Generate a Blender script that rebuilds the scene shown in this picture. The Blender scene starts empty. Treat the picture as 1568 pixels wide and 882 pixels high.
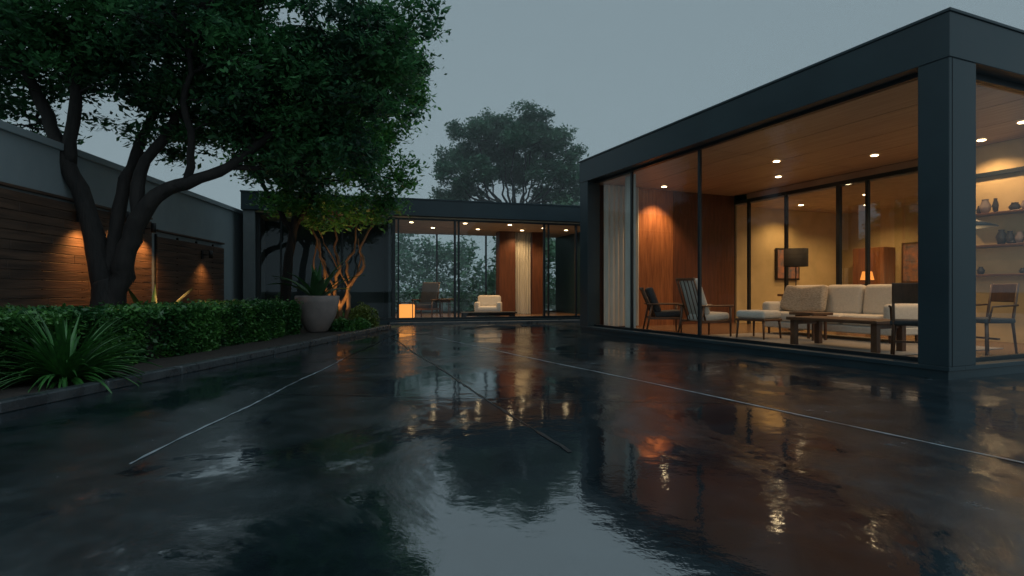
import bpy, math, random
import numpy as np
from mathutils import Vector, Matrix, Euler
random.seed(4); RNG=np.random.default_rng(7)
sc=bpy.context.scene
sc.view_settings.view_transform='Standard'; sc.view_settings.look='None'; sc.view_settings.exposure=0
COL=sc.collection
# ------------------------------------------------------------ materials
def newmat(name):
    m=bpy.data.materials.new(name); m.use_nodes=True
    nt=m.node_tree; b=nt.nodes['Principled BSDF']; return m,nt,b
def mat(name,c1,c2=None,rough=.6,scale=4.0,stretch=(1,1,1),bump=0.0,bscale=None,metal=0.0,detail=6,ior=None,rvar=0.0):
    m,nt,b=newmat(name)
    if c2 is None: c2=tuple(x*.75 for x in c1)
    tc=nt.nodes.new('ShaderNodeTexCoord'); mp=nt.nodes.new('ShaderNodeMapping')
    mp.inputs['Scale'].default_value=stretch
    nt.links.new(tc.outputs['Object'],mp.inputs['Vector'])
    n=nt.nodes.new('ShaderNodeTexNoise'); n.inputs['Scale'].default_value=scale; n.inputs['Detail'].default_value=detail
    n.inputs['Roughness'].default_value=.6
    nt.links.new(mp.outputs[0],n.inputs['Vector'])
    r=nt.nodes.new('ShaderNodeValToRGB')
    r.color_ramp.elements[0].position=.32; r.color_ramp.elements[1].position=.68
    r.color_ramp.elements[0].color=(*c2,1); r.color_ramp.elements[1].color=(*c1,1)
    nt.links.new(n.outputs[0],r.inputs[0]); nt.links.new(r.outputs[0],b.inputs['Base Color'])
    b.inputs['Roughness'].default_value=rough; b.inputs['Metallic'].default_value=metal
    if ior: b.inputs['IOR'].default_value=ior
    if rvar>0:
        mr=nt.nodes.new('ShaderNodeMapRange'); mr.inputs[3].default_value=max(0,rough-rvar); mr.inputs[4].default_value=rough+rvar
        nt.links.new(n.outputs[0],mr.inputs[0]); nt.links.new(mr.outputs[0],b.inputs['Roughness'])
    if bump>0:
        n2=nt.nodes.new('ShaderNodeTexNoise'); n2.inputs['Scale'].default_value=bscale or scale*4; n2.inputs['Detail'].default_value=4
        nt.links.new(mp.outputs[0],n2.inputs['Vector'])
        bp=nt.nodes.new('ShaderNodeBump'); bp.inputs['Strength'].default_value=bump; bp.inputs['Distance'].default_value=.02
        nt.links.new(n2.outputs[0],bp.inputs['Height']); nt.links.new(bp.outputs[0],b.inputs['Normal'])
    return m
def emat(name,c,s):
    m,nt,b=newmat(name)
    b.inputs['Base Color'].default_value=(*c,1); b.inputs['Emission Color'].default_value=(*c,1); b.inputs['Emission Strength'].default_value=s
    return m
def glassmat(name,f0=.05,k=.8,tint=(.92,.95,.95)):
    m=bpy.data.materials.new(name); m.use_nodes=True; nt=m.node_tree
    nt.nodes.clear(); o=nt.nodes.new('ShaderNodeOutputMaterial')
    lw=nt.nodes.new('ShaderNodeLayerWeight'); lw.inputs[0].default_value=.5
    p=nt.nodes.new('ShaderNodeMath'); p.operation='POWER'; p.inputs[1].default_value=5
    nt.links.new(lw.outputs['Facing'],p.inputs[0])
    a=nt.nodes.new('ShaderNodeMath'); a.operation='MULTIPLY_ADD'; a.inputs[1].default_value=k; a.inputs[2].default_value=f0; a.use_clamp=True
    nt.links.new(p.outputs[0],a.inputs[0])
    t=nt.nodes.new('ShaderNodeBsdfTransparent'); t.inputs[0].default_value=(*tint,1)
    g=nt.nodes.new('ShaderNodeBsdfGlossy'); g.inputs['Roughness'].default_value=.0
    g.inputs[0].default_value=(.9,.95,1,1)
    mx=nt.nodes.new('ShaderNodeMixShader'); nt.links.new(a.outputs[0],mx.inputs[0])
    nt.links.new(t.outputs[0],mx.inputs[1]); nt.links.new(g.outputs[0],mx.inputs[2]); nt.links.new(mx.outputs[0],o.inputs[0])
    return m
def leafmat(name,dark,light,scale=.9,trans=.3,gloss=True):
    m,nt,b=newmat(name)
    tc=nt.nodes.new('ShaderNodeTexCoord'); n=nt.nodes.new('ShaderNodeTexNoise'); n.inputs['Scale'].default_value=scale; n.inputs['Detail'].default_value=3
    nt.links.new(tc.outputs['Object'],n.inputs['Vector'])
    at=nt.nodes.new('ShaderNodeAttribute'); at.attribute_name='tint'
    ad=nt.nodes.new('ShaderNodeMath'); ad.operation='MULTIPLY_ADD'; ad.inputs[1].default_value=.5; 
    nt.links.new(at.outputs['Fac'],ad.inputs[0])
    m2=nt.nodes.new('ShaderNodeMath'); m2.operation='MULTIPLY_ADD'; m2.inputs[1].default_value=2.0; m2.inputs[2].default_value=-.8
    nt.links.new(n.outputs[0],m2.inputs[0]); nt.links.new(m2.outputs[0],ad.inputs[2])
    r=nt.nodes.new('ShaderNodeValToRGB'); r.color_ramp.elements[0].position=.1; r.color_ramp.elements[1].position=.9
    r.color_ramp.elements[0].color=(*dark,1); r.color_ramp.elements[1].color=(*light,1)
    nt.links.new(ad.outputs[0],r.inputs[0])
    tr=nt.nodes.new('ShaderNodeBsdfTranslucent'); nt.links.new(r.outputs[0],tr.inputs[0])
    mx=nt.nodes.new('ShaderNodeMixShader'); mx.inputs[0].default_value=trans
    o=[x for x in nt.nodes if x.type=='OUTPUT_MATERIAL'][0]
    if gloss:
        nt.links.new(r.outputs[0],b.inputs['Base Color']); b.inputs['Roughness'].default_value=.4; src=b
    else:
        src=nt.nodes.new('ShaderNodeBsdfDiffuse'); nt.links.new(r.outputs[0],src.inputs[0])
    nt.links.new(src.outputs[0],mx.inputs[1]); nt.links.new(tr.outputs[0],mx.inputs[2]); nt.links.new(mx.outputs[0],o.inputs[0])
    return m
M={}
M['steel']=mat('dark_steel_cladding',(.014,.033,.042),(.010,.024,.031),rough=.42,scale=1.3,rvar=.1,bump=.05,bscale=2)
M['frame']=mat('window_frame_black',(.009,.015,.019),rough=.4)
M['ceil']=mat('timber_ceiling',(.44,.31,.21),(.32,.21,.14),rough=.5,scale=3,stretch=(6,.4,1))
M['ceil2']=mat('plaster_ceiling',(.62,.50,.36),rough=.7)
M['wood']=mat('timber_panel',(.38,.145,.055),(.19,.065,.025),rough=.45,scale=3.2,stretch=(5,5,.5),bump=.2)
M['wooddk']=mat('timber_panel_dark',(.15,.055,.028),(.085,.03,.016),rough=.45,scale=3.2,stretch=(5,5,.5))
M['floor']=mat('timber_floor',(.22,.13,.08),(.13,.08,.05),rough=.25,scale=2,stretch=(8,.6,1))
M['cream']=mat('cream_wall',(.62,.47,.25),(.50,.38,.20),rough=.8,scale=2)
M['curtain']=mat('curtain_linen',(.62,.60,.55),(.5,.49,.45),rough=.9,scale=5,stretch=(1,1,.2))
M['fabric']=mat('sofa_fabric',(.66,.61,.55),(.56,.52,.46),rough=.95,scale=30,bump=.3,bscale=200)
M['fabric2']=mat('pillow_fabric',(.50,.44,.37),(.25,.21,.17),rough=.95,scale=22,stretch=(1,1,3))
M['darkfab']=mat('dark_fabric',(.05,.05,.055),rough=.9)
M['furn']=mat('furniture_wood',(.14,.065,.033),(.08,.036,.02),rough=.4,scale=6,stretch=(4,1,1))
M['black']=mat('black_metal',(.012,.012,.014),rough=.45)
M['bark']=mat('bark',(.024,.020,.018),(.008,.0075,.0075),rough=.85,scale=9,stretch=(1,1,.25),bump=1.0,bscale=22)
M['barkfar']=mat('bark_far_hazed',(.035,.042,.042),(.022,.03,.03),rough=.9)  # distance haze is mixed into this paler, bluish bark colour
M['barklt']=mat('bark_light',(.26,.15,.08),(.12,.065,.035),rough=.8,scale=9,stretch=(1,1,.3),bump=.7)
M['plaster']=mat('wall_plaster',(.28,.33,.35),(.22,.265,.285),rough=.85,scale=.8,stretch=(1,1,.6),bump=.1,bscale=40)
M['concrete']=mat('concrete',(.17,.20,.21),(.12,.145,.155),rough=.7,scale=2,bump=.15)
M['fence']=mat('fence_timber',(.13,.075,.05),(.045,.030,.023),rough=.5,scale=2.2,stretch=(5,.5,7),bump=.3)
M['soil']=mat('soil',(.03,.022,.016),(.014,.011,.009),rough=.9,scale=8,bump=1)
M['kerb']=mat('kerb_stone',(.06,.07,.075),(.026,.031,.035),rough=.3,scale=5,bump=.3,rvar=.15)
M['pot']=mat('pot_clay',(.30,.245,.225),(.22,.18,.17),rough=.55,scale=4,bump=.1)
M['grass']=mat('grass_ground',(.03,.05,.025),(.02,.03,.016),rough=.9,scale=3)
M['glass']=glassmat('window_glass',.035,.7,(.93,.96,.95))
M['glass2']=glassmat('inner_glass',.20,.7,(.85,.86,.83))
M['bulb']=emat('lamp_glow',(1,.74,.42),12)
M['lantern']=emat('lantern_glow',(1,.36,.07),1.1)
M['shade']=mat('lamp_shade_black',(.02,.018,.016),rough=.8)
M['art']=mat('painting_canvas',(.5,.2,.1),(.1,.12,.16),rough=.7,scale=5)
M['ceramic']=mat('ceramic_dark',(.05,.04,.035),rough=.3)
M['rug']=mat('rug_wool',(.3,.27,.24),(.22,.2,.18),rough=.95,scale=40)
# ------------------------------------------------------------ mesh builder
class B:
    def __init__(s): s.v=[];s.f=[];s.m=[];s.mats=[];s.sm=[]
    def mi(s,k):
        if k not in s.mats: s.mats.append(k)
        return s.mats.index(k)
    def add(s,vs,fs,k,smooth=False):
        o=len(s.v); s.v+=[tuple(x) for x in vs]; i=s.mi(k)
        for f in fs: s.f.append(tuple(a+o for a in f)); s.m.append(i); s.sm.append(smooth)
    def box(s,x0,x1,y0,y1,z0,z1,k,bev=0,rot=None,piv=None,seg=1,smooth=False):
        import bmesh
        bm=bmesh.new(); bmesh.ops.create_cube(bm,size=1)
        for v in bm.verts: v.co=Vector(((x0+x1)/2+v.co.x*(x1-x0),(y0+y1)/2+v.co.y*(y1-y0),(z0+z1)/2+v.co.z*(z1-z0)))
        if bev>0: bmesh.ops.bevel(bm,geom=list(bm.edges),offset=bev,segments=seg,profile=.5,affect='EDGES')
        if rot:
            c=Vector(piv) if piv else Vector(((x0+x1)/2,(y0+y1)/2,(z0+z1)/2)); R=Euler(rot).to_matrix()
            for v in bm.verts: v.co=c+R@(v.co-c)
        bm.verts.index_update()
        s.add([v.co.copy() for v in bm.verts],[[v.index for v in f.verts] for f in bm.faces],k,smooth); bm.free()
    def cush(s,x0,x1,y0,y1,z0,z1,k,rot=None,piv=None):
        d=min(x1-x0,y1-y0,z1-z0)*.38
        s.box(x0,x1,y0,y1,z0,z1,k,bev=d,seg=4,rot=rot,piv=piv,smooth=True)
    def tube(s,pts,rad,k,n=8,cap=True):
        pts=[Vector(p) for p in pts]; vs=[];fs=[]
        up=Vector((.13,.97,.2)); L=len(pts)
        for i,p in enumerate(pts):
            d=(pts[min(i+1,L-1)]-pts[max(i-1,0)]).normalized()
            a=d.cross(up); 
            if a.length<.05: a=d.cross(Vector((1,0,0)))
            a.normalize(); b=d.cross(a)
            for j in range(n):
                t=2*math.pi*j/n; vs.append(p+(a*math.cos(t)+b*math.sin(t))*rad[i])
        for i in range(L-1):
            for j in range(n):
                j2=(j+1)%n; fs.append((i*n+j,i*n+j2,(i+1)*n+j2,(i+1)*n+j))
        if cap: fs.append(tuple(range(n))[::-1]); fs.append(tuple((L-1)*n+j for j in range(n)))
        s.add(vs,fs,k,True)
    def lathe(s,prof,c,k,n=32):
        vs=[];fs=[]
        for r,z in prof:
            for j in range(n):
                t=2*math.pi*j/n; vs.append((c[0]+r*math.cos(t),c[1]+r*math.sin(t),c[2]+z))
        for i in range(len(prof)-1):
            for j in range(n):
                j2=(j+1)%n; fs.append((i*n+j,i*n+j2,(i+1)*n+j2,(i+1)*n+j))
        s.add(vs,fs,k,True)
    def obj(s,name,parent=None,loc=(0,0,0),rz=0):
        me=bpy.data.meshes.new(name); me.from_pydata(s.v,[],s.f)
        for k in s.mats: me.materials.append(M[k])
        me.polygons.foreach_set('material_index',s.m); me.polygons.foreach_set('use_smooth',s.sm); me.update()
        o=bpy.data.objects.new(name,me); COL.objects.link(o); o.location=loc; o.rotation_euler=(0,0,rz)
        if parent: o.parent=parent
        return o
def empty(name,loc=(0,0,0),rz=0):
    e=bpy.data.objects.new(name,None); COL.objects.link(e); e.location=loc; e.rotation_euler=(0,0,rz); e.empty_display_size=.3; return e
def spot(name,loc,power,color=(1,.6,.28),size=100,blend=.8,parent=None,rot=(0,0,0),rad=.04):
    l=bpy.data.lights.new(name,'SPOT'); l.energy=power; l.color=color; l.spot_size=math.radians(size); l.spot_blend=blend; l.shadow_soft_size=rad
    o=bpy.data.objects.new(name,l); COL.objects.link(o); o.location=loc; o.rotation_euler=rot
    if parent: o.parent=parent
    return o
def point(name,loc,power,color=(1,.6,.28),parent=None,rad=.08):
    l=bpy.data.lights.new(name,'POINT'); l.energy=power; l.color=color; l.shadow_soft_size=rad
    o=bpy.data.objects.new(name,l); COL.objects.link(o); o.location=loc
    if parent: o.parent=parent
    return o
# ------------------------------------------------------------ foliage
def leaves(name,pts,size,mt,parent=None,aspect=.42,up=.5,jit=.35):
    n=len(pts); pts=np.asarray(pts,dtype=np.float64)
    nr=RNG.normal(size=(n,3)); nr/=np.linalg.norm(nr,axis=1)[:,None]; nr[:,2]=np.abs(nr[:,2])+up; nr/=np.linalg.norm(nr,axis=1)[:,None]
    a=np.cross(nr,RNG.normal(size=(n,3))); a/=np.linalg.norm(a,axis=1)[:,None]; b=np.cross(nr,a)
    s=size*(1+jit*RNG.normal(size=n)).clip(.4,1.9)[:,None]
    v=np.empty((n,4,3)); v[:,0]=pts-a*s*.5; v[:,1]=pts+b*s*aspect*.5+a*s*.05-nr*s*.06; v[:,2]=pts+a*s*.5; v[:,3]=pts-b*s*aspect*.5+a*s*.05-nr*s*.06
    me=bpy.data.meshes.new(name); me.vertices.add(4*n); me.vertices.foreach_set('co',v.reshape(-1))
    me.loops.add(4*n); me.loops.foreach_set('vertex_index',np.arange(4*n,dtype=np.int32))
    me.polygons.add(n); me.polygons.foreach_set('loop_start',np.arange(0,4*n,4,dtype=np.int32)); me.polygons.foreach_set('loop_total',np.full(n,4,dtype=np.int32))
    me.update(calc_edges=True)
    at=me.attributes.new('tint','FLOAT','FACE'); at.data.foreach_set('value',RNG.random(n).astype(np.float32))
    me.materials.append(mt)
    o=bpy.data.objects.new(name,me); COL.objects.link(o)
    if parent: o.parent=parent
    return o
def clump_pts(cs,rs,n,flat=.65,shell=.5):
    out=[]
    for c,r in zip(cs,rs):
        k=max(4,int(n*(r/.4)**2)); d=RNG.normal(size=(k,3)); d/=np.linalg.norm(d,axis=1)[:,None]
        q=RNG.random(k)**shell; p=d*(r*q)[:,None]*(1+.25*RNG.normal(size=(k,1))); p[:,2]*=flat
        out.append(p+np.array(c))
    return np.concatenate(out)
def clumps_in(ell,dens,rmin,rmax):
    cs=[];rs=[]
    for (x,y,z,rx,ry,rz) in ell:
        n=max(2,int(dens*rx*ry*rz*4))
        for i in range(n):
            d=RNG.normal(size=3); d/=np.linalg.norm(d); q=RNG.random()**.4
            cs.append((x+d[0]*rx*q,y+d[1]*ry*q,z+d[2]*rz*q)); rs.append(RNG.uniform(rmin,rmax))
    return cs,rs
def connect(b,nodes,cs,rs,k,r0=.028,every=1,n=5):
    nodes=[Vector(p) for p in nodes]
    for c,r in list(zip(cs,rs))[::every]:
        c=Vector(c); best=min(nodes,key=lambda p:(p-c).length+max(0,p.z-c.z)*1.5)
        L=(c-best).length
        if L>2.6 or L<.1: continue
        pts=[];rad=[]
        for i in range(6):
            t=i/5; p=best.lerp(c,t)+Vector((random.gauss(0,.05),random.gauss(0,.05),.12*math.sin(math.pi*t)+random.gauss(0,.04)))*L*(0 if i==0 else .6)
            pts.append(p); rad.append(r0*(1-t*.8)*min(1.6,.5+L*.4))
        b.tube(pts,rad,k,n)
        for j in range(3):
            e=c+Vector((random.gauss(0,r*.4),random.gauss(0,r*.4),random.gauss(0,r*.35)))
            q=pts[4]; b.tube([q,q.lerp(e,.5)+Vector((0,0,.03)),e],[.010,.007,.004],k,4)
def limb(b,pts,r0,r1,k,n=10,nodes=None,wob=.04):
    P=[Vector(p) for p in pts]; out=[]
    for i in range(len(P)-1):
        p0=P[max(i-1,0)];p1=P[i];p2=P[i+1];p3=P[min(i+2,len(P)-1)]
        for s in range(4):
            t=s/4
            out.append(.5*((2*p1)+(-p0+p2)*t+(2*p0-5*p1+4*p2-p3)*t*t+(-p0+3*p1-3*p2+p3)*t**3))
    out.append(P[-1]); N=len(out)
    out=[p+(Vector((random.gauss(0,wob),random.gauss(0,wob),0))*.5 if 0<i<N-1 else Vector()) for i,p in enumerate(out)]
    rad=[(r0+(r1-r0)*(i/(N-1)))*(1+random.uniform(-.07,.07)) for i in range(N)]
    b.tube(out,rad,k,n)
    if nodes is not None: nodes+=out[N//3:]
    return out
# ------------------------------------------------------------ ground
def sheet(name,poly,z,k):
    b=B(); b.add([(x,y,z) for x,y in poly],[tuple(range(len(poly)))],k); return b.obj(name)
sheet('ground',[(-400,-400),(400,-400),(400,400),(-400,400)],0,'grass')
def paving_mat():
    m,nt,b=newmat('wet_paving'); N=nt.nodes.new; L=nt.links.new
    def math_(op,a=None,bb=None,c=None):
        n=N('ShaderNodeMath'); n.operation=op
        for i,v in enumerate((a,bb,c)):
            if v is None: continue
            if isinstance(v,(int,float)): n.inputs[i].default_value=v
            else: L(v,n.inputs[i])
        return n.outputs[0]
    tc=N('ShaderNodeTexCoord')
    mp=N('ShaderNodeMapping'); mp.inputs['Scale'].default_value=(.62,.40,1); mp.inputs['Rotation'].default_value=(0,0,.35); mp.inputs['Location'].default_value=(3.3,1.2,0); L(tc.outputs['Object'],mp.inputs[0])
    n1=N('ShaderNodeTexNoise'); n1.inputs['Scale'].default_value=1.1; n1.inputs['Detail'].default_value=12; n1.inputs['Roughness'].default_value=.70; n1.inputs['Distortion'].default_value=.4; L(mp.outputs[0],n1.inputs[0])
    # a low spot in the paving in front of the entrance holds a deeper puddle
    pm=N('ShaderNodeMapping'); pm.inputs['Location'].default_value=(-.10,-.9,0); pm.inputs['Scale'].default_value=(1.0,.38,0); L(tc.outputs['Object'],pm.inputs[0])
    ln=N('ShaderNodeVectorMath'); ln.operation='LENGTH'; L(pm.outputs[0],ln.inputs[0])
    pr=N('ShaderNodeMapRange'); pr.inputs[1].default_value=.35; pr.inputs[2].default_value=1.25; pr.inputs[3].default_value=-.17; pr.inputs[4].default_value=0; L(ln.outputs['Value'],pr.inputs[0])
    sm=math_('ADD',n1.outputs[0],pr.outputs[0])
    wet=N('ShaderNodeMapRange'); wet.interpolation_type='SMOOTHSTEP'; wet.inputs[1].default_value=.44; wet.inputs[2].default_value=.57; L(sm,wet.inputs[0])
    n2=N('ShaderNodeTexNoise'); n2.inputs['Scale'].default_value=2.6; n2.inputs['Detail'].default_value=11; n2.inputs['Roughness'].default_value=.72; L(tc.outputs['Object'],n2.inputs[0])
    rr=N('ShaderNodeMapRange'); rr.inputs[1].default_value=.35; rr.inputs[2].default_value=.65; rr.inputs[3].default_value=.09; rr.inputs[4].default_value=.28; L(n2.outputs[0],rr.inputs[0])
    mx=N('ShaderNodeMix'); mx.inputs[2].default_value=.04; L(wet.outputs[0],mx.inputs[0]); L(rr.outputs[0],mx.inputs[3]); L(mx.outputs[0],b.inputs['Roughness'])
    cr=N('ShaderNodeValToRGB'); cr.color_ramp.elements[0].position=.35; cr.color_ramp.elements[1].position=.7
    cr.color_ramp.elements[0].color=(.005,.009,.012,1); cr.color_ramp.elements[1].color=(.017,.028,.034,1); L(n2.outputs[0],cr.inputs[0]); L(cr.outputs[0],b.inputs['Base Color'])
    g=N('ShaderNodeTexNoise'); g.inputs['Scale'].default_value=42; g.inputs['Detail'].default_value=6; g.inputs['Roughness'].default_value=.72; L(tc.outputs['Object'],g.inputs[0])
    gm=math_('MULTIPLY',g.outputs[0],wet.outputs[0])
    bp=N('ShaderNodeBump'); bp.inputs['Strength'].default_value=.5; bp.inputs['Distance'].default_value=.006; L(gm,bp.inputs['Height'])
    w=N('ShaderNodeTexNoise'); w.inputs['Scale'].default_value=2.6; w.inputs['Detail'].default_value=6; w.inputs['Roughness'].default_value=.58; L(tc.outputs['Object'],w.inputs[0])
    b2=N('ShaderNodeBump'); b2.inputs['Strength'].default_value=.13; b2.inputs['Distance'].default_value=.03; L(w.outputs[0],b2.inputs['Height']); L(bp.outputs[0],b2.inputs['Normal'])
    L(b2.outputs[0],b.inputs['Normal'])
    io=N('ShaderNodeMapRange'); io.inputs[3].default_value=4.0; io.inputs[4].default_value=2.6; L(wet.outputs[0],io.inputs[0]); L(io.outputs[0],b.inputs['IOR'])
    return m
M['paving']=paving_mat()
sheet('courtyard_paving',[(-4.62,-12),(30,-12),(30,30),(-1.6,30),(-3.18,15.0),(-4.13,4.58)],.004,'paving')
M['joint_lt']=mat('joint_light',(.32,.38,.41),(.09,.11,.12),rough=.35,scale=7,ior=2.0)
M['joint_dk']=mat('joint_dark',(.006,.007,.008),rough=.3)
jb=B()
def joint(p,q,w,k,z=.008):
    p=Vector((*p,0));q=Vector((*q,0)); n=60; d=(q-p).normalized(); s=Vector((-d.y,d.x,0))
    vs=[]
    for i in range(n+1):
        c=p.lerp(q,i/n)+s*(random.gauss(0,.003)+.012*math.sin(i*.23)); ww=w*random.uniform(.35,1.4)
        vs+=[(c+s*ww/2+Vector((0,0,z))),(c-s*ww/2+Vector((0,0,z)))]
    jb.add(vs,[(2*i,2*i+1,2*i+3,2*i+2) for i in range(n)],k)
joint((-2.19,3.26),(-2.45,8.3),.020,'joint_lt'); joint((-2.45,8.32),(-2.75,14.5),.025,'joint_dk')
joint((-2.6,12.2),(.35,3.5),.025,'joint_dk')
joint((-1.6,12),(3.9,1.5),.026,'joint_lt')
joint((-2.33,5.45),(2.2,5.0),.014,'joint_dk'); joint((-2.4,8.3),(1.9,9.2),.018,'joint_dk')
jb.obj('paving_joints')
bb=B()
kp=[(-4.62,-1),(-4.13,4.58),(-3.6,10),(-3.18,15.0)]
vs=[(x-.13,y,.07) for x,y in kp]+[(-8.2,15.0,.07),(-6.0,-1,.07)]
bb.add(vs,[tuple(range(len(vs)))],'soil'); bb.obj('planting_bed')
kb=B()
for i in range(len(kp)-1):
    p=Vector((*kp[i],0)); q=Vector((*kp[i+1],0)); n=max(2,int((q-p).length/1.0)); ang=math.atan2((q-p).y,(q-p).x)
    for j in range(n):
        a=p.lerp(q,j/n); c=a.lerp(q,0)+ (q-p)/n*.5; l=(q-p).length/n-.012
        kb.box(c.x-l/2,c.x+l/2,c.y-.0,c.y+.13,0,.10,'kerb',bev=.012,rot=(0,0,ang),piv=(c.x,c.y,0))
kb.obj('kerb')
# ------------------------------------------------------------ right pavilion (local x = into, y = along facade)
R0=(4.85,6.31); RA=math.radians(23.14)
def P(t,s): return (R0[0]-.393*t+.9195*s, R0[1]+.9195*t+.393*s)
L=8.15; D=9.2; FZ=.12; CZ=3.58
pav=empty('glass_pavilion',(R0[0],R0[1],0),RA)
b=B()
b.box(0.02,D,0.02,L-.02,-.02,FZ-.02,'steel')
b.box(0,.30,0,L,FZ-.02,FZ+.03,'steel',bev=.004); b.box(.30,D,0,.30,FZ-.02,FZ+.03,'steel',bev=.004)
b.box(.30,D,.30,L-.2,FZ-.02,FZ,'floor'); b.obj('plinth_and_floor',pav)
b=B()
b.box(-.01,D,-.01,L+.01,3.6,4.1,'steel',bev=.006)
b.box(-.025,D+.01,-.025,L+.025,4.1,4.135,'steel',bev=.004)
b.obj('roof',pav)
b=B()
xs=[.3,1.25,2.3,3.35,4.66]
for i in range(4):
    for (ya,yb) in ((.3,4.2),(4.215,L-.2)): b.box(xs[i]+.009,xs[i+1]-.009,ya,yb,CZ-.02,CZ,'ceil')
b.box(.3,4.66,.3,L-.2,CZ,3.6,'black')
b.box(4.74,D-.1,.3,L-.2,3.30,3.34,'ceil2'); b.obj('ceiling',pav)
b=B()
b.box(0,.50,0,.335,FZ+.03,3.6,'steel',bev=.006); b.box(.055,.06,-.004,0,FZ+.03,3.6,'black')
b.box(0,.34,L-.36,L,FZ+.03,3.6,'steel',bev=.006)
b.box(.34,D,L-.16,L,0,3.6,'steel')
b.box(D-.14,D,.335,L-.16,0,3.6,'steel'); b.box(D-.5,D-.14,0,.335,0,3.6,'steel')
b.obj('columns_and_end_wall',pav)
b=B()
b.box(1.5,2.62,L-.22,L-.16,FZ,CZ-.02,'wood'); b.box(2.63,4.68,L-.22,L-.16,FZ,CZ-.02,'wooddk')
b.box(.34,1.49,L-.20,L-.16,FZ,CZ-.02,'wooddk')
b.box(4.76,D-.14,L-.22,L-.16,FZ,3.34,'cream'); b.box(D-.2,D-.14,.34,L-.22,FZ,3.34,'cream')
b.box(4.66,4.78,.34,2.55,FZ,CZ-.02,'cream')
b.box(4.62,4.80,2.55,3.0,FZ,CZ-.02,'cream')
b.obj('interior_walls',pav)
b=B()
for t in (4.23,6.32): b.box(.20,.25,t-.025,t+.025,FZ+.03,3.6,'frame')
b.box(.19,.26,.335,L-.36,FZ+.03,FZ+.08,'frame'); b.box(.19,.26,.335,L-.36,3.55,3.6,'frame')
b.box(.50,D-.5,.17,.23,FZ+.03,FZ+.08,'frame'); b.box(.5,D-.5,.17,.23,3.52,3.6,'frame')
b.box(3.3,3.36,.17,.23,FZ+.08,3.52,'frame')
for t,w in ((7.46,.06),(6.28,.06),(4.88,.09),(4.22,.06),(3.03,.06)): b.box(4.68,4.76,t-w/2,t+w/2,FZ,3.34,'frame')
b.box(4.67,4.77,.34,L-.22,3.34,3.42,'frame',); b.box(4.68,4.76,3.0,7.5,3.42,CZ-.02,'ceil')
b.box(4.60,4.655,.34,3.0,3.0,3.07,'frame')
b.obj('window_frames',pav)
b=B()
def pane(b,axis,c,a0,a1,z0,z1,k='glass'):
    if axis=='x': b.add([(c,a0,z0),(c,a1,z0),(c,a1,z1),(c,a0,z1)],[(0,3,2,1)],k)
    else: b.add([(a0,c,z0),(a1,c,z0),(a1,c,z1),(a0,c,z1)],[(0,1,2,3)],k)
pane(b,'x',.225,.335,4.2,.2,3.56); pane(b,'x',.225,4.26,6.29,.2,3.56); pane(b,'x',.225,6.35,L-.36,.2,3.56)
pane(b,'y',.20,.5,3.3,.2,3.53); pane(b,'y',.20,3.36,D-.5,.2,3.53)
pane(b,'x',4.72,4.25,4.85,.12,3.34,'glass2'); pane(b,'x',4.72,3.06,4.19,.12,3.34,'glass2')
b.obj('glass_panes',pav)
def curtain(name,parent,x0,x1,y0,y1,z0,z1,folds,amp=.05,k='curtain'):
    b=B(); n=folds*8; vs=[]
    d=Vector((x1-x0,y1-y0,0)).normalized(); s=Vector((-d.y,d.x,0))
    for i in range(n+1):
        t=i/n; a=amp*math.sin(t*folds*2*math.pi)+amp*.3*math.sin(t*folds*5.1)
        p=Vector((x0,y0,0)).lerp(Vector((x1,y1,0)),t)+s*a
        vs+=[(p.x,p.y,z0),(p.x,p.y,z1)]
    b.add(vs,[(2*i,2*i+2,2*i+3,2*i+1) for i in range(n)],k,True); return b.obj(name,parent)
curtain('curtain_end',pav,.45,1.45,L-.36,L-.36,FZ+.02,3.55,7,.035)
curtain('curtain_side',pav,.42,.42,6.45,6.85,FZ+.02,3.55,3,.03)
def downlight(parent,x,y,z,pw,size=110,i=0,col=(1,.60,.29)):
    b=B(); b.lathe([(.001,-.004),(.045,-.004),(.045,-.010),(.06,-.010),(.06,0)],(0,0,0),'bulb',16)
    o=b.obj('downlight',parent,(x,y,z))
    spot('downlight_beam',(x,y,z-.03),pw,col,size,.7,parent)
for (s,t,pw,sz) in [(3.59,3.3,95,130),(3.58,5.5,95,130),(2.0,7.5,230,100),(4.2,1.86,80,130),(3.59,1.0,65,130),(2.0,1.0,55,130),(2.3,4.4,70,130)]:
    downlight(pav,s,t,CZ-.02,pw,sz)
for (s,t) in [(6.2,7.1),(6.2,5.3),(7.8,6.4),(7.6,4.6),(6.0,3.6)]:
    downlight(pav,s,t,3.30,90,140,col=(1,.62,.27))
# ------------------------------------------------------------ furniture
def armchair(name,loc,rz,k='fabric',h=1.0):
    b=B()
    for sx in (-1,1):
        x=sx*.32
        b.tube([(x,.30,0),(x,.30,.58)],[.017,.026],'furn',8); b.tube([(x*1.02,-.42,0),(x,-.30,.60)],[.017,.026],'furn',8)
        b.box(x-.035,x+.035,-.40,.36,.58,.61,'furn',bev=.01)
        b.box(x-.015,x+.015,-.34,.30,.27,.32,'furn',bev=.005)
        b.tube([(sx*.27,-.22,.30),(sx*.27,-.50,h)],[.02,.015],'furn',8)
    b.box(-.31,.31,.27,.31,.27,.33,'furn',bev=.005); b.box(-.29,.29,-.50,-.47,h-.05,h,'furn',bev=.008)
    for i in range(4): b.tube([(-.18+.12*i,-.25,.33),(-.18+.12*i,-.48,h-.04)],[.009,.009],'furn',6)
    b.cush(-.28,.28,-.25,.33,.31,.45,k,rot=(.07,0,0)); b.cush(-.27,.27,-.22,-.08,.42,h+.03,k,rot=(.36,0,0),piv=(0,-.15,.42))
    return b.obj(name,None,loc,rz)
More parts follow.
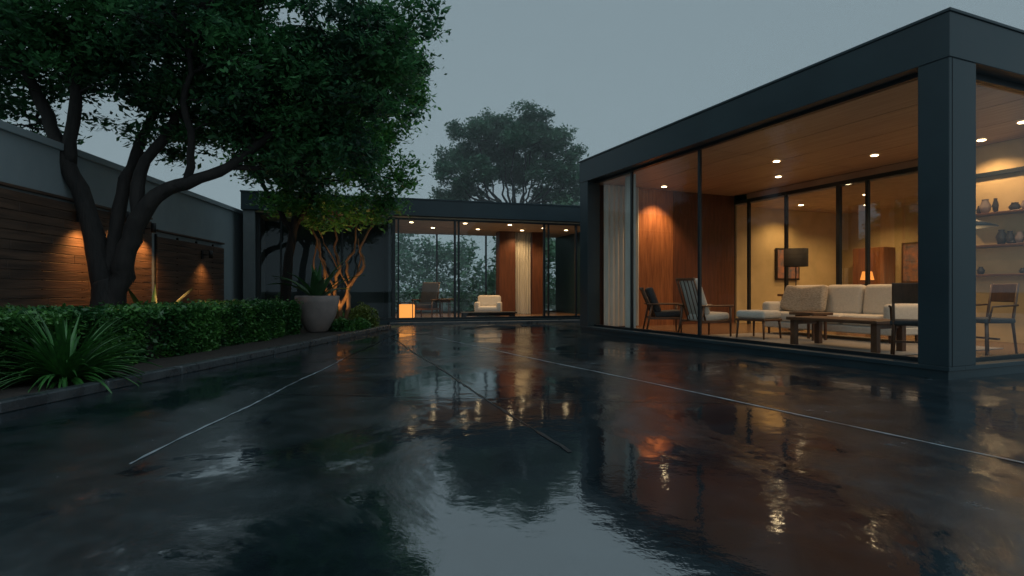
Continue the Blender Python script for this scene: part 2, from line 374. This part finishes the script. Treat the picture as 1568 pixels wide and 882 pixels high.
def fl(t,s,z=FZ): x,y=P(t,s); return (x,y,z)
armchair('armchair',fl(4.75,.85),RA+math.radians(-95),h=1.12)
armchair('armchair',fl(6.15,.95),RA+math.radians(-120),k='darkfab',h=.95)
b=B()
for sx in(-1,1):
    for sy in(-1,1): b.tube([(sx*.27,sy*.27,0),(sx*.25,sy*.25,.36)],[.015,.024],'furn',8)
b.box(-.29,.29,-.29,.29,.33,.37,'furn',bev=.008); b.cush(-.29,.29,-.29,.29,.37,.52,'fabric'); b.obj('ottoman',None,fl(3.95,1.35),RA+.2)
def table(name,loc,rz,lx,ly,h,leg=.07,k='furn'):
    b=B(); b.box(-lx/2,lx/2,-ly/2,ly/2,h-.05,h,k,bev=.008)
    for sx in(-1,1):
        for sy in(-1,1): 
            x=sx*(lx/2-.1);y=sy*(ly/2-.08); b.box(x-leg/2,x+leg/2,y-leg/2,y+leg/2,0,h-.05,k,bev=.006)
    b.box(-lx/2+.1,lx/2-.1,-ly/2+.07,-ly/2+.10,h-.12,h-.05,k); b.box(-lx/2+.1,lx/2-.1,ly/2-.10,ly/2-.07,h-.12,h-.05,k)
    return b.obj(name,None,loc,rz)
table('coffee_table',fl(2.1,1.15),RA,.75,1.5,.46,.09)
table('side_table',fl(3.3,1.9),RA,.5,.5,.5,.04)
b=B(); b.box(-1.3,1.3,-1.9,1.9,0,.012,'rug',bev=.004); b.obj('rug',None,fl(3.0,2.0),RA)
def sofa(loc,rz,W=2.7):
    b=B(); h=W/2
    b.box(-h,h,-.42,.42,.14,.27,'fabric',bev=.02); 
    for x in(-h+.12,h-.12):
        for y in(-.34,.34): b.tube([(x,y,0),(x,y,.15)],[.018,.025],'furn',8)
    n=3; w=(W-.4)/n
    for i in range(n):
        x0=-h+.2+i*w
        b.cush(x0+.005,x0+w-.005,-.43,.22,.27,.46,'fabric'); b.cush(x0+.01,x0+w-.01,.12,.34,.42,1.0,'fabric',rot=(-.14,0,0),piv=(0,.2,.42))
    b.cush(-h,-h+.2,-.44,.42,.25,.66,'fabric'); b.cush(h-.2,h,-.44,.42,.25,.66,'fabric'); b.box(-h+.02,h-.02,.34,.42,.2,.84,'fabric',bev=.03)
    for x,a in((-h+.45,.15),(-h+.85,-.1)): b.cush(x-.28,x+.28,-.07,.10,.45,.97,'fabric2',rot=(-.3,a,0))
    return b.obj('sofa',None,loc,rz)
sofa(fl(3.5,2.8),RA+math.radians(-90))
b=B(); b.lathe([(.001,0),(.16,0),(.16,.02),(.02,.03)],(0,0,0),'black',24); b.tube([(0,0,.02),(0,0,1.6)],[.012,.012],'black',8)
b.lathe([(.25,1.42),(.25,1.82),(.245,1.82),(.245,1.42)],(0,0,0),'shade',28); b.lathe([(.001,1.80),(.245,1.80)],(0,0,0),'shade',28); b.obj('floor_lamp',None,fl(5.35,3.95))
def dchair(loc,rz):
    b=B()
    for sx in(-1,1):
        b.tube([(sx*.22,.2,0),(sx*.2,.18,.45)],[.014,.02],'furn',8); b.tube([(sx*.22,-.24,0),(sx*.2,-.2,.45),(sx*.2,-.28,.98)],[.014,.02,.014],'furn',8)
        b.tube([(sx*.24,.18,.45),(sx*.25,.14,.66),(sx*.24,-.24,.68)],[.014,.014,.014],'furn',8)
    b.cush(-.24,.24,-.22,.24,.43,.50,'darkfab'); b.box(-.21,.21,-.285,-.26,.72,.98,'furn',bev=.01,rot=(.14,0,0)); b.box(-.2,.2,-.02,.02,.2,.225,'furn')
    b.obj('dining_chair',None,loc,rz)
dchair(fl(.85,.75),RA+math.radians(-60)); dchair(fl(.85,2.35),RA+math.radians(70)); 
table('console_table',fl(5.2,4.3),RA,.4,1.6,.8,.05,'furn')
b=B(); b.lathe([(.001,0),(.09,0),(.11,.12),(.03,.25),(.02,.3)],(0,0,0),'ceramic',20); b.lathe([(.16,.3),(.11,.52)],(0,0,0),'lantern',24); b.obj('table_lamp',None,fl(6.1,7.4,.98)); 
table('sideboard',fl(6.1,7.4),RA,.45,1.6,.86,.06)
b=B(); b.box(0,.04,-.5,.5,1.1,2.2,'furn'); b.box(-.006,0,-.45,.45,1.15,2.15,'art'); b.obj('painting',None,fl(5.7,8.93,.1),RA)
b=B(); b.box(-.45,.45,0,.04,1.2,2.1,'black'); b.box(-.4,.4,-.006,0,1.25,2.05,'art'); b.obj('painting',None,fl(7.86,6.6,.1),RA)
b=B(); b.box(8.5,8.98,6.4,7.3,FZ,2.2,'wood',bev=.01); b.obj('doorway_panel',pav)
b=B()
for z in(1.25,1.75,2.3): b.box(4.36,4.655,.7,2.4,z,z+.035,'furn',bev=.003)
for i in range(22):
    z=random.choice((1.285,1.785,2.335)); t=random.uniform(.85,2.25); r=random.uniform(.04,.09); h=random.uniform(.06,.26)
    b.lathe([(.001,0),(r*.6,0),(r,h*.5),(r*.5,h*.9),(r*.6,h)],(4.5,t,z),random.choice(('ceramic','ceramic','ceramic','pot')),14)
b.obj('wall_shelf',pav)
b=B(); b.lathe([(.02,.12),(.06,.10),(.30,0),(.29,-.01)],(0,0,1.78),'black',28); b.tube([(0,0,1.88),(0,0,3.45)],[.006,.006],'black',6); b.obj('pendant_lamp',None,fl(.95,2.2))
point('pendant_bulb',(0,0,1.72),12,(1,.65,.3),bpy.data.objects['pendant_lamp'])
# ------------------------------------------------------------ back pavilion (x along, y into)
BO=(-7.35,15.54); BA=math.radians(16.7); bp=empty('glass_pavilion',(BO[0],BO[1],0),BA); BL=11.2; BD=5.0
def Q(a,d,z=FZ): return (BO[0]+a*math.cos(BA)-d*math.sin(BA),BO[1]+a*math.sin(BA)+d*math.cos(BA),z)
b=B(); b.box(0.02,BL,.02,BD,-.02,FZ,'steel'); b.box(.3,BL-.2,.3,BD-.1,FZ,FZ+.01,'floor'); b.box(3.9,BL,-.35,.02,-.02,.07,'kerb',bev=.01); b.obj('plinth_and_floor',bp)
b=B(); b.box(-.05,BL+.05,-.05,BD+.05,3.22,3.7,'steel',bev=.006); b.box(-.07,BL+.07,-.07,BD+.07,3.7,3.735,'steel'); b.obj('roof',bp)
b=B(); b.box(.1,BL-.1,.1,BD-.1,3.17,3.21,'ceil2'); b.obj('ceiling',bp)
b=B(); b.box(0,.30,0,BD,FZ,3.22,'concrete',bev=.01)
b.box(.30,3.95,2.2,2.3,FZ,3.17,'steel'); b.box(3.92,4.02,.3,BD-.2,FZ,3.17,'steel')
b.box(8.1,8.7,3.0,3.5,FZ,3.17,'wooddk'); b.box(9.37,9.85,3.0,3.2,FZ,3.17,'wooddk'); b.box(BL-.15,BL,.1,BD,FZ,3.22,'steel')
b.obj('walls',bp)
curtain('curtain',bp,8.76,9.34,3.15,3.15,FZ+.02,3.15,6,.04)
b=B()
for x,w in((.36,.12),(.95,.05),(2.6,.05),(4.06,.09),(4.2,.04),(5.9,.06),(6.02,.05),(8.8,.06),(8.95,.04),(9.9,.06)): b.box(x-w/2,x+w/2,.14,.22,FZ+.01,3.22,'frame')
b.box(.3,BL-.15,.13,.23,FZ,FZ+.07,'frame'); b.box(.3,BL-.15,.13,.23,3.12,3.2195,'frame')
for x in(4.1,6.1,8.05,9.9): b.box(x-.03,x+.03,BD-.2,BD-.12,FZ+.01,3.17,'frame')
b.box(4.0,BL-.15,BD-.21,BD-.11,FZ,FZ+.07,'frame')
b.obj('window_frames',bp)
b=B()
e=[.42,2.58,4.02,5.87,6.05,8.77,8.97,9.87,BL-.16]
for i in range(len(e)-1): pane(b,'y',.18,e[i]+.02,e[i+1]-.02,.18,3.13)
b.obj('glass_panes',bp)
for a,d in((4.7,1.2),(5.6,2.6),(6.4,1.0),(7.2,2.6),(7.9,1.0),(8.8,2.5),(9.3,1.6),(10.3,2)): downlight(bp,a,d,3.17,70,140,col=(1,.60,.27))
x=armchair('rocking_chair',Q(5.15,1.1),BA+math.radians(150),k='darkfab',h=1.15)
b=B(); b.box(-.22,.22,-.22,.22,.03,.46,'lantern',bev=.03); 
for sx in(-1,1):
    for sy in(-1,1): b.box(sx*.23-.012,sx*.23+.012,sy*.23-.012,sy*.23+.012,0,.5,'black')
b.box(-.245,.245,-.245,.245,.5,.52,'black'); b.box(-.245,.245,-.245,.245,0,.03,'black'); b.obj('floor_lantern',None,Q(4.5,.75)); 
table('side_table',Q(5.75,1.0),BA,.45,.45,.62,.03)
table('bench',Q(7.1,.75),BA,1.8,.5,.2,.08,'black')
def lounge(name,loc,rz):
    b=B(); b.cush(-.4,.4,-.4,.4,.12,.36,'fabric'); b.cush(-.4,.4,.2,.42,.3,.72,'fabric',rot=(-.25,0,0)); b.cush(-.44,-.3,-.4,.4,.12,.5,'fabric'); b.cush(.3,.44,-.4,.4,.12,.5,'fabric')
    for sx in(-1,1):
        for sy in(-1,1): b.tube([(sx*.33,sy*.33,0),(sx*.33,sy*.33,.14)],[.015,.02],'furn',6)
    b.obj(name,None,loc,rz)
lounge('lounge_chair',Q(7.35,1.7),BA+math.radians(-20))
# ------------------------------------------------------------ left wall and fences
WX=lambda y:-6.125-.0964*y; WA=math.atan2(1,-.0964)-math.pi/2
wb=B(); y0,y1=1.0,16.6; Lw=(y1-y0)*1.0046
wb.box(-.25,0,0,Lw,0,3.16,'plaster'); wb.box(-.29,.05,-.02,Lw+.02,3.16,3.27,'plaster',bev=.008)
wb.obj('garden_wall',None,(WX(y0),y0,0),WA)
def fence(ya,yb,h):
    f=B(); n=int(h/.135); l=(yb-ya)*1.0046
    for i in range(n):
        seg=0; 
        while seg<l-.01:
            e=min(l,seg+random.uniform(1.8,3.0)); f.box(.035,.06,seg+.003,e-.003,.08+i*.135,.08+i*.135+.128,'fence',bev=.003); seg=e
    k=0
    while k<l: f.box(.004,.035,k,k+.05,.05,h,'black'); k+=.9
    f.box(.002,.075,0,l,h+.05,h+.09,'fence',bev=.004)
    f.obj('timber_fence',None,(WX(ya)+.001,ya,0),WA)
fence(1.2,11.3,2.36); fence(11.5,14.8,2.15)
def sconce(y,z,pw):
    e=empty('wall_lamp',(WX(y)+.07,y,z),WA)
    b=B(); b.box(-.0,.02,-.05,.05,-.1,.1,'black',bev=.004); b.tube([(.02,0,0),(.18,0,0)],[.012,.012],'black',8)
    b.lathe([(.001,.1),(.045,.1),(.045,-.08),(.04,-.08),(.04,-.05)],(.2,0,0),'black',20); b.lathe([(.001,-.06),(.038,-.06)],(.2,0,0),'bulb',16)
    b.obj('housing',e); spot('beam',(.2,0,-.09),pw,(1,.46,.13),120,1.0,e,rad=.05)
sconce(9.1,2.2,135); sconce(10.05,2.3,120); sconce(10.95,2.2,110); sconce(13.5,1.85,50)
# ------------------------------------------------------------ trees
LM=leafmat('leaves_tree',(.014,.055,.033),(.075,.25,.08))
LM2=leafmat('leaves_bright',(.035,.14,.045),(.15,.40,.08))
LMfar=leafmat('leaves_far_hazed',(.07,.16,.11),(.16,.28,.19),scale=.9,trans=.3,gloss=False)  # paler greens: haze on the distant tree painted into its leaf colour
LMbg=leafmat('leaves_background_hazed',(.13,.28,.19),(.30,.48,.31),scale=.5,trans=.3,gloss=False)  # leaf colour lightened to paint in haze, on top of the mist volume
LMh=leafmat('leaves_hedge',(.018,.085,.025),(.10,.27,.055),scale=2)
T=empty('shade_tree'); b=B(); nodes=[]
limb(b,[(-6.36,9.0,0),(-6.36,9.0,.35),(-6.38,9.0,.8),(-6.42,9.0,1.15)],.29,.19,'bark',14,wob=.01)
limb(b,[(-6.40,9.0,.75),(-6.55,9,1.46),(-6.65,8.95,2.19),(-6.96,8.9,3.0),(-7.27,8.9,3.74),(-7.58,8.8,4.56),(-7.9,8.7,5.6)],.18,.05,'bark',12,nodes,.03)
limb(b,[(-6.93,8.9,2.95),(-6.76,8.8,3.84),(-6.6,8.6,4.56),(-6.45,8.5,5.6)],.10,.045,'bark',10,nodes)
limb(b,[(-6.36,9.0,.7),(-6.22,9,1.1),(-6.08,9.0,1.67),(-5.86,9,2.22),(-5.57,9.05,2.58),(-5.1,9.1,2.76),(-4.59,9.2,3.0),(-3.97,9.3,3.53),(-3.24,9.4,4.05),(-2.3,9.6,4.9)],.18,.03,'bark',12,nodes,.03)
limb(b,[(-5.92,9,2.1),(-5.95,9.1,2.9),(-5.6,9.3,3.63),(-5.2,9.4,4.36),(-4.7,9.5,5.4)],.11,.04,'bark',10,nodes)
limb(b,[(-5.2,9.1,2.74),(-5.0,8.9,3.3),(-4.95,8.6,4.05),(-4.5,8.3,4.9)],.07,.03,'bark',9,nodes)
limb(b,[(-6.42,9.0,1.0),(-6.34,9.2,2.3),(-6.29,9.5,3.3),(-6.13,9.8,4.25),(-6.0,10,5.6)],.12,.045,'bark',10,nodes)
limb(b,[(-7.1,8.9,3.3),(-7.6,9.3,3.7),(-8.3,9.7,4.0)],.06,.03,'bark',8,nodes)
limb(b,[(-4.59,9.2,3.0),(-3.9,9.8,3.1),(-3.3,10.3,3.4)],.05,.02,'bark',8,nodes)
ell=[(-7.6,9.0,4.9,1.3,1.5,1.0),(-6.3,9.0,5.0,1.2,1.6,1.0),(-5.0,9.2,4.9,1.3,1.6,1.2),(-3.9,9.4,4.6,1.2,1.4,1.2),(-3.2,9.6,4.1,.95,1.1,1.0),
     (-2.6,9.5,5.2,1.0,1.2,.9),(-6.5,9,6.8,1.9,2,1.1),(-4.3,9.2,6.7,1.8,1.9,1.0),(-1.45,9.2,5.55,.9,.5,.28),(-1.6,9.3,4.6,.6,.35,.22),(-1.75,9.4,4.0,.5,.4,.25),
     (-8.3,9.3,3.9,.7,.8,.5),(-4.4,9.6,3.6,1.0,1.0,.7),(-5.6,9.8,3.9,.9,.9,.7),(-3.0,10.2,3.4,.9,.8,.6),(-4.0,10.3,3.5,1.0,.8,.7),(-2.2,9.8,4.7,.7,.7,.6),(-8.6,9.3,3.4,.4,.5,.25),(-6.9,9.6,3.7,.6,.5,.3)]
cs,rs=clumps_in(ell,11,.22,.42)
connect(b,nodes,cs,rs,'bark',.024,2); b.obj('trunk_and_limbs',T)
leaves('leaves',clump_pts(cs,rs,205),.105,LM,T)
T=empty('garden_tree'); b=B(); nodes=[]
limb(b,[(-5.5,13.6,0),(-5.4,13.6,1.2),(-5.2,13.5,2.4),(-4.8,13.3,3.6),(-4.2,13.1,4.8),(-3.8,13,6)],.13,.05,'bark',10,nodes,.03)
limb(b,[(-5.1,13.5,2.6),(-4.3,13.0,3.5),(-3.6,12.7,4.2),(-2.9,12.6,4.8)],.07,.03,'bark',8,nodes)
limb(b,[(-5.2,13.5,2.4),(-5.9,13.3,3.6),(-6.3,13.2,4.8)],.07,.03,'bark',8,nodes)
ell=[(-4.6,13.0,4.8,1.3,1.2,1.2),(-3.5,12.8,4.4,1.1,1.0,1.0),(-2.9,12.8,5.3,.9,.8,.9),(-3.6,12.9,6.0,1.3,1.2,.9),(-5.6,13.2,5.4,1.3,1.1,1.2),(-2.9,12.8,3.7,.75,.7,.5),(-4.6,13.0,3.7,1.2,.8,.6),(-2.5,12.7,6.2,.6,.5,.5),(-2.9,13,6.8,.9,.8,.6),(-5.6,13.2,3.9,.9,.7,.5),(-5.0,13.1,3.1,.9,.6,.35)]
cs,rs=clumps_in(ell,11,.26,.46); connect(b,nodes,cs,rs,'bark',.022,2); b.obj('trunk_and_limbs',T)
leaves('leaves',clump_pts(cs,rs,170),.125,LM2,T)
T=empty('ornamental_tree'); b=B(); nodes=[]
for dx,dy,tw in((0,0,1),(.12,.05,-1),(-.15,.08,1),(.22,-.05,1)):
    x0=-4.35+dx*.5;y0=14.15+dy
    limb(b,[(x0,y0,0),(x0+dx*.6+.06*tw,y0,.6),(x0+dx*1.2-.10*tw,y0+.05,1.1),(x0+dx*2.2+.10*tw,y0-.03,1.6),(x0+dx*2.6-.06*tw,y0,2.1),(x0+dx*4,y0,2.8)],.06,.022,'barklt',8,nodes,.05)
    limb(b,[(x0+dx*1.2-.10*tw,y0+.05,1.1),(x0+dx*1.2-.35*tw,y0,1.6),(x0-.45*tw,y0,2.3)],.03,.014,'barklt',6,nodes,.04)
ell=[(-4.5,14.0,3.1,1.1,.8,.55),(-3.4,13.9,3.1,.85,.7,.5),(-5.4,14.0,3.0,.7,.6,.5),(-3.0,13.8,3.4,.6,.5,.4),(-4.1,13.8,2.7,.8,.4,.25),(-3.2,13.7,2.8,.5,.4,.3)]
cs,rs=clumps_in(ell,18,.2,.36); connect(b,nodes,cs,rs,'barklt',.015,2); b.obj('trunk_and_limbs',T)
leaves('leaves',clump_pts(cs,rs,130),.11,LM2,T)
b=B(); b.lathe([(.001,.0),(.05,0),(.06,.10),(.05,.10),(.045,.07)],(0,0,0),'black',16); b.lathe([(.001,.08),(.045,.08)],(0,0,0),'bulb',16); g=b.obj('garden_spotlight',None,(-4.3,13.6,.07))
spot('beam',(0,0,.12),80,(1,.52,.16),80,.7,g,rot=(math.radians(180-20),0,0),rad=.03)
# distant tree: irregular rounded crown of leaf masses on ascending limbs
T=empty('distant_tree'); b=B(); nodes=[]
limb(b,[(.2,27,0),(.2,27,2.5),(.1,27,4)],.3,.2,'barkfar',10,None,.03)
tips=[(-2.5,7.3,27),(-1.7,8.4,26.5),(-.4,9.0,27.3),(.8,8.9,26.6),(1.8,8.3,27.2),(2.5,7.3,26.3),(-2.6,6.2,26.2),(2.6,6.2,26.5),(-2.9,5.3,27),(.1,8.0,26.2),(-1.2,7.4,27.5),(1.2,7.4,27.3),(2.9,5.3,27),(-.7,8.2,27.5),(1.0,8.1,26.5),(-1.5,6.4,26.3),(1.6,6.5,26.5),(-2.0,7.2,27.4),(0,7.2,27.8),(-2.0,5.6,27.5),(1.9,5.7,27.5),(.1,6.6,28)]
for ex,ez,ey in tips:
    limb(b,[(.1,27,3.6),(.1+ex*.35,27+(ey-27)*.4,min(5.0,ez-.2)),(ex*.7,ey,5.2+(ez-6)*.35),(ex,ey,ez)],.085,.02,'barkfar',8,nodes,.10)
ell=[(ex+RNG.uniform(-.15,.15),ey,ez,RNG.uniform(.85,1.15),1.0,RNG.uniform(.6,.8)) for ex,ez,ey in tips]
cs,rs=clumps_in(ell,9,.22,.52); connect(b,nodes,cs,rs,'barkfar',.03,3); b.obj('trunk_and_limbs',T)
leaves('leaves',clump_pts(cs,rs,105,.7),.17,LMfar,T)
cs=[];rs=[]
for i in range(700):
    x=RNG.uniform(-20,12); y=RNG.uniform(25,29); top=3.3+.7*math.sin(x*.9)+.5*math.sin(x*2.3+1)+(1.1 if 2<x<6 else 0)
    cs.append((x,y,RNG.uniform(0,1)**.7*top)); rs.append(RNG.uniform(.4,.8))
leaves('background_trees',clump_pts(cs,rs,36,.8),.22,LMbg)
# thin evening mist standing over the garden behind the buildings
mb=B(); mm=bpy.data.materials.new('mist'); mm.use_nodes=True; mn=mm.node_tree; mn.nodes.clear()
mo=mn.nodes.new('ShaderNodeOutputMaterial'); vs_=mn.nodes.new('ShaderNodeVolumeScatter'); vs_.inputs['Color'].default_value=(.9,.97,1,1); vs_.inputs['Density'].default_value=.035; mn.links.new(vs_.outputs[0],mo.inputs['Volume']); M['mist']=mm
mb.box(-60,60,22.5,33,.02,22,'mist'); mb.obj('mist')
# ------------------------------------------------------------ hedge
n=60000
Y=RNG.uniform(3.2,12.2,n); w=1.15; face=RNG.random(n); hf=-4.98+.045*(Y-3.2)
bump=.05*np.sin(Y*3.1)+.04*np.sin(Y*7.7+2)
X=np.empty(n);Z=np.empty(n)
side=face<.5; X[side]=hf[side]+bump[side]-np.abs(RNG.normal(0,.06,side.sum())); Z[side]=RNG.uniform(.08,.74,side.sum())
top=~side; X[top]=hf[top]-RNG.uniform(0,w,top.sum()); Z[top]=.74+bump[top]*.6-np.abs(RNG.normal(0,.05,top.sum()))
Z+=.03*RNG.normal(size=n); X+=.02*RNG.normal(size=n)
pts=np.stack([X,Y,Z],1)
ne=5000; pe=np.stack([RNG.uniform(-5.75,-4.6,ne),12.2+np.abs(RNG.normal(0,.06,ne)),RNG.uniform(.08,.72,ne)],1); pts=np.concatenate([pts,pe])
H=empty('hedge'); leaves('leaves',pts,.06,LMh,H,aspect=.55)
b=B(); b.add([(-5.08,3.1,.07),(-4.68,12.12,.07),(-5.9,12.12,.07),(-6.2,3.1,.07),(-5.08,3.1,.66),(-4.68,12.12,.66),(-5.9,12.12,.66),(-6.2,3.1,.66)],[(0,1,5,4),(1,2,6,5),(2,3,7,6),(3,0,4,7),(4,5,6,7)],'soil'); b.obj('core',H)
def spiky(name,loc,n,Ls,wd,mt,emin=.25):
    M['_s']=mt; b=B()
    for i in range(n):
        a=random.uniform(0,2*math.pi); el=random.uniform(emin,1.45); l=Ls*random.uniform(.7,1.1); w=wd*random.uniform(.7,1.2)
        d=Vector((math.cos(a),math.sin(a),0)); s=Vector((-math.sin(a),math.cos(a),0)); vs=[]
        p=Vector((d.x*.05,d.y*.05,0)); e=el; m=7
        for j in range(m+1):
            t=j/m; ww=w*(.5+1.2*t if t<.35 else .92*(1-t)/.65+.02); vs+=[p+s*ww/2+Vector((0,0,.01)),p-Vector((0,0,ww*.15)),p-s*ww/2+Vector((0,0,.01))]
            p=p+(d*math.cos(e)+Vector((0,0,1))*math.sin(e))*l/m; e-=.17*(1.5-el*.7)
        fs=[]
        for j in range(m): fs+=[(3*j,3*j+1,3*j+4,3*j+3),(3*j+1,3*j+2,3*j+5,3*j+4)]
        b.add(vs,fs,'_s',True)
    o=b.obj(name,None,loc); return o
SP=mat('spiky_leaf',(.045,.18,.03),(.016,.065,.018),rough=.45,scale=9)
spiky('spiky_plant',(-4.56,5.8,.07),210,.80,.055,SP)
spiky('spiky_plant',(-5.2,4.9,.07),110,.75,.055,SP)
BL_=mat('broad_leaf',(.05,.15,.05),(.03,.09,.03),rough=.35,scale=5)
spiky('broadleaf_plant',(-6.1,9.65,.07),16,1.15,.24,BL_,.6)
b=B(); b.lathe([(.001,0),(.20,0),(.24,.03),(.40,.35),(.47,.66),(.485,.80),(.46,.82),(.43,.79),(.42,.72),(.001,.72)],(0,0,0),'pot',40); b.obj('planter_pot',None,(-4.40,12.85,.07))
spiky('potted_plant',(-4.40,12.85,.75),20,1.15,.24,BL_,.75)
def shrub(name,c,r,h,mt,n=2600,size=.06):
    d=RNG.normal(size=(n,3)); d/=np.linalg.norm(d,axis=1)[:,None]; d[:,2]=np.abs(d[:,2]); q=(.65+.35*RNG.random(n))*(1+.12*np.sin(d[:,0]*7+c[0])*np.cos(d[:,1]*6))
    leaves(name,np.stack([c[0]+d[:,0]*r*q,c[1]+d[:,1]*r*q,.07+d[:,2]*h*q],1),size,mt,None,.5)
LY=leafmat('leaves_yellow',(.07,.12,.02),(.22,.28,.05),scale=3)
shrub('shrub',(-3.75,14.3),.42,.62,LY); shrub('shrub',(-3.95,13.2),.32,.30,LMh); shrub('shrub',(-3.65,13.7),.25,.28,LMh); shrub('shrub',(-4.6,14.6),.4,.5,LMh)
shrub('shrub',(-5.6,13.6),.6,.8,LMh); shrub('shrub',(-6.4,12.6),.6,.7,LMh)
# ------------------------------------------------------------ world, sun
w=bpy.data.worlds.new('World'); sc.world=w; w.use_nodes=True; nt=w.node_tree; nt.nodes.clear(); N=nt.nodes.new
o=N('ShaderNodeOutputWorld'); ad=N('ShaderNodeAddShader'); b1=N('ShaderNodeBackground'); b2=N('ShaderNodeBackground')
sk=N('ShaderNodeTexSky'); sk.sky_type='NISHITA'; sk.sun_disc=False; sk.sun_elevation=math.radians(4); sk.sun_rotation=math.radians(200); sk.dust_density=3
nt.links.new(sk.outputs[0],b1.inputs[0]); b1.inputs[1].default_value=.004
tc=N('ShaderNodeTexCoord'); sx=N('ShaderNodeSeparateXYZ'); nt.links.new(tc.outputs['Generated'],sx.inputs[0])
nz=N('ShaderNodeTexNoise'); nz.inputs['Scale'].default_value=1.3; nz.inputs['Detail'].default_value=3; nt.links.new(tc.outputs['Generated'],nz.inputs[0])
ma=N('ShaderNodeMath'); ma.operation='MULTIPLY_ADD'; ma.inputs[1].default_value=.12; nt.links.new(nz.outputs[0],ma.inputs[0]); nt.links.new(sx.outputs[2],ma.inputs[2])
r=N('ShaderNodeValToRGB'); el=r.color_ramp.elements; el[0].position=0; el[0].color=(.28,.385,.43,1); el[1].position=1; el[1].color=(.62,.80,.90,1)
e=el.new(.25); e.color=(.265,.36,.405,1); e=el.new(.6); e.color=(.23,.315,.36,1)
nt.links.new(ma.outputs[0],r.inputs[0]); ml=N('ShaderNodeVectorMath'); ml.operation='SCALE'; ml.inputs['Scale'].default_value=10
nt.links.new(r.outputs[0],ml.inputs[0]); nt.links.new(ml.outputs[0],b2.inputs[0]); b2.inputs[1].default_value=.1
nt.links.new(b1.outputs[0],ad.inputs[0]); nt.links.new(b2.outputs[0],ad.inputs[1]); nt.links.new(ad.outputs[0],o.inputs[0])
l=bpy.data.lights.new('sun','SUN'); l.energy=.3; l.angle=math.radians(40); l.color=(.85,.93,1); so=bpy.data.objects.new('sun',l); COL.objects.link(so); so.rotation_euler=(math.radians(40),0,math.radians(20))
# ------------------------------------------------------------ camera
c=bpy.data.cameras.new('camera'); c.lens=20; c.sensor_width=36; c.clip_end=1500; c.clip_start=.05; c.shift_y=.0026
co=bpy.data.objects.new('camera',c); COL.objects.link(co); co.location=(0,0,1); co.rotation_euler=(math.radians(90),0,0); sc.camera=co
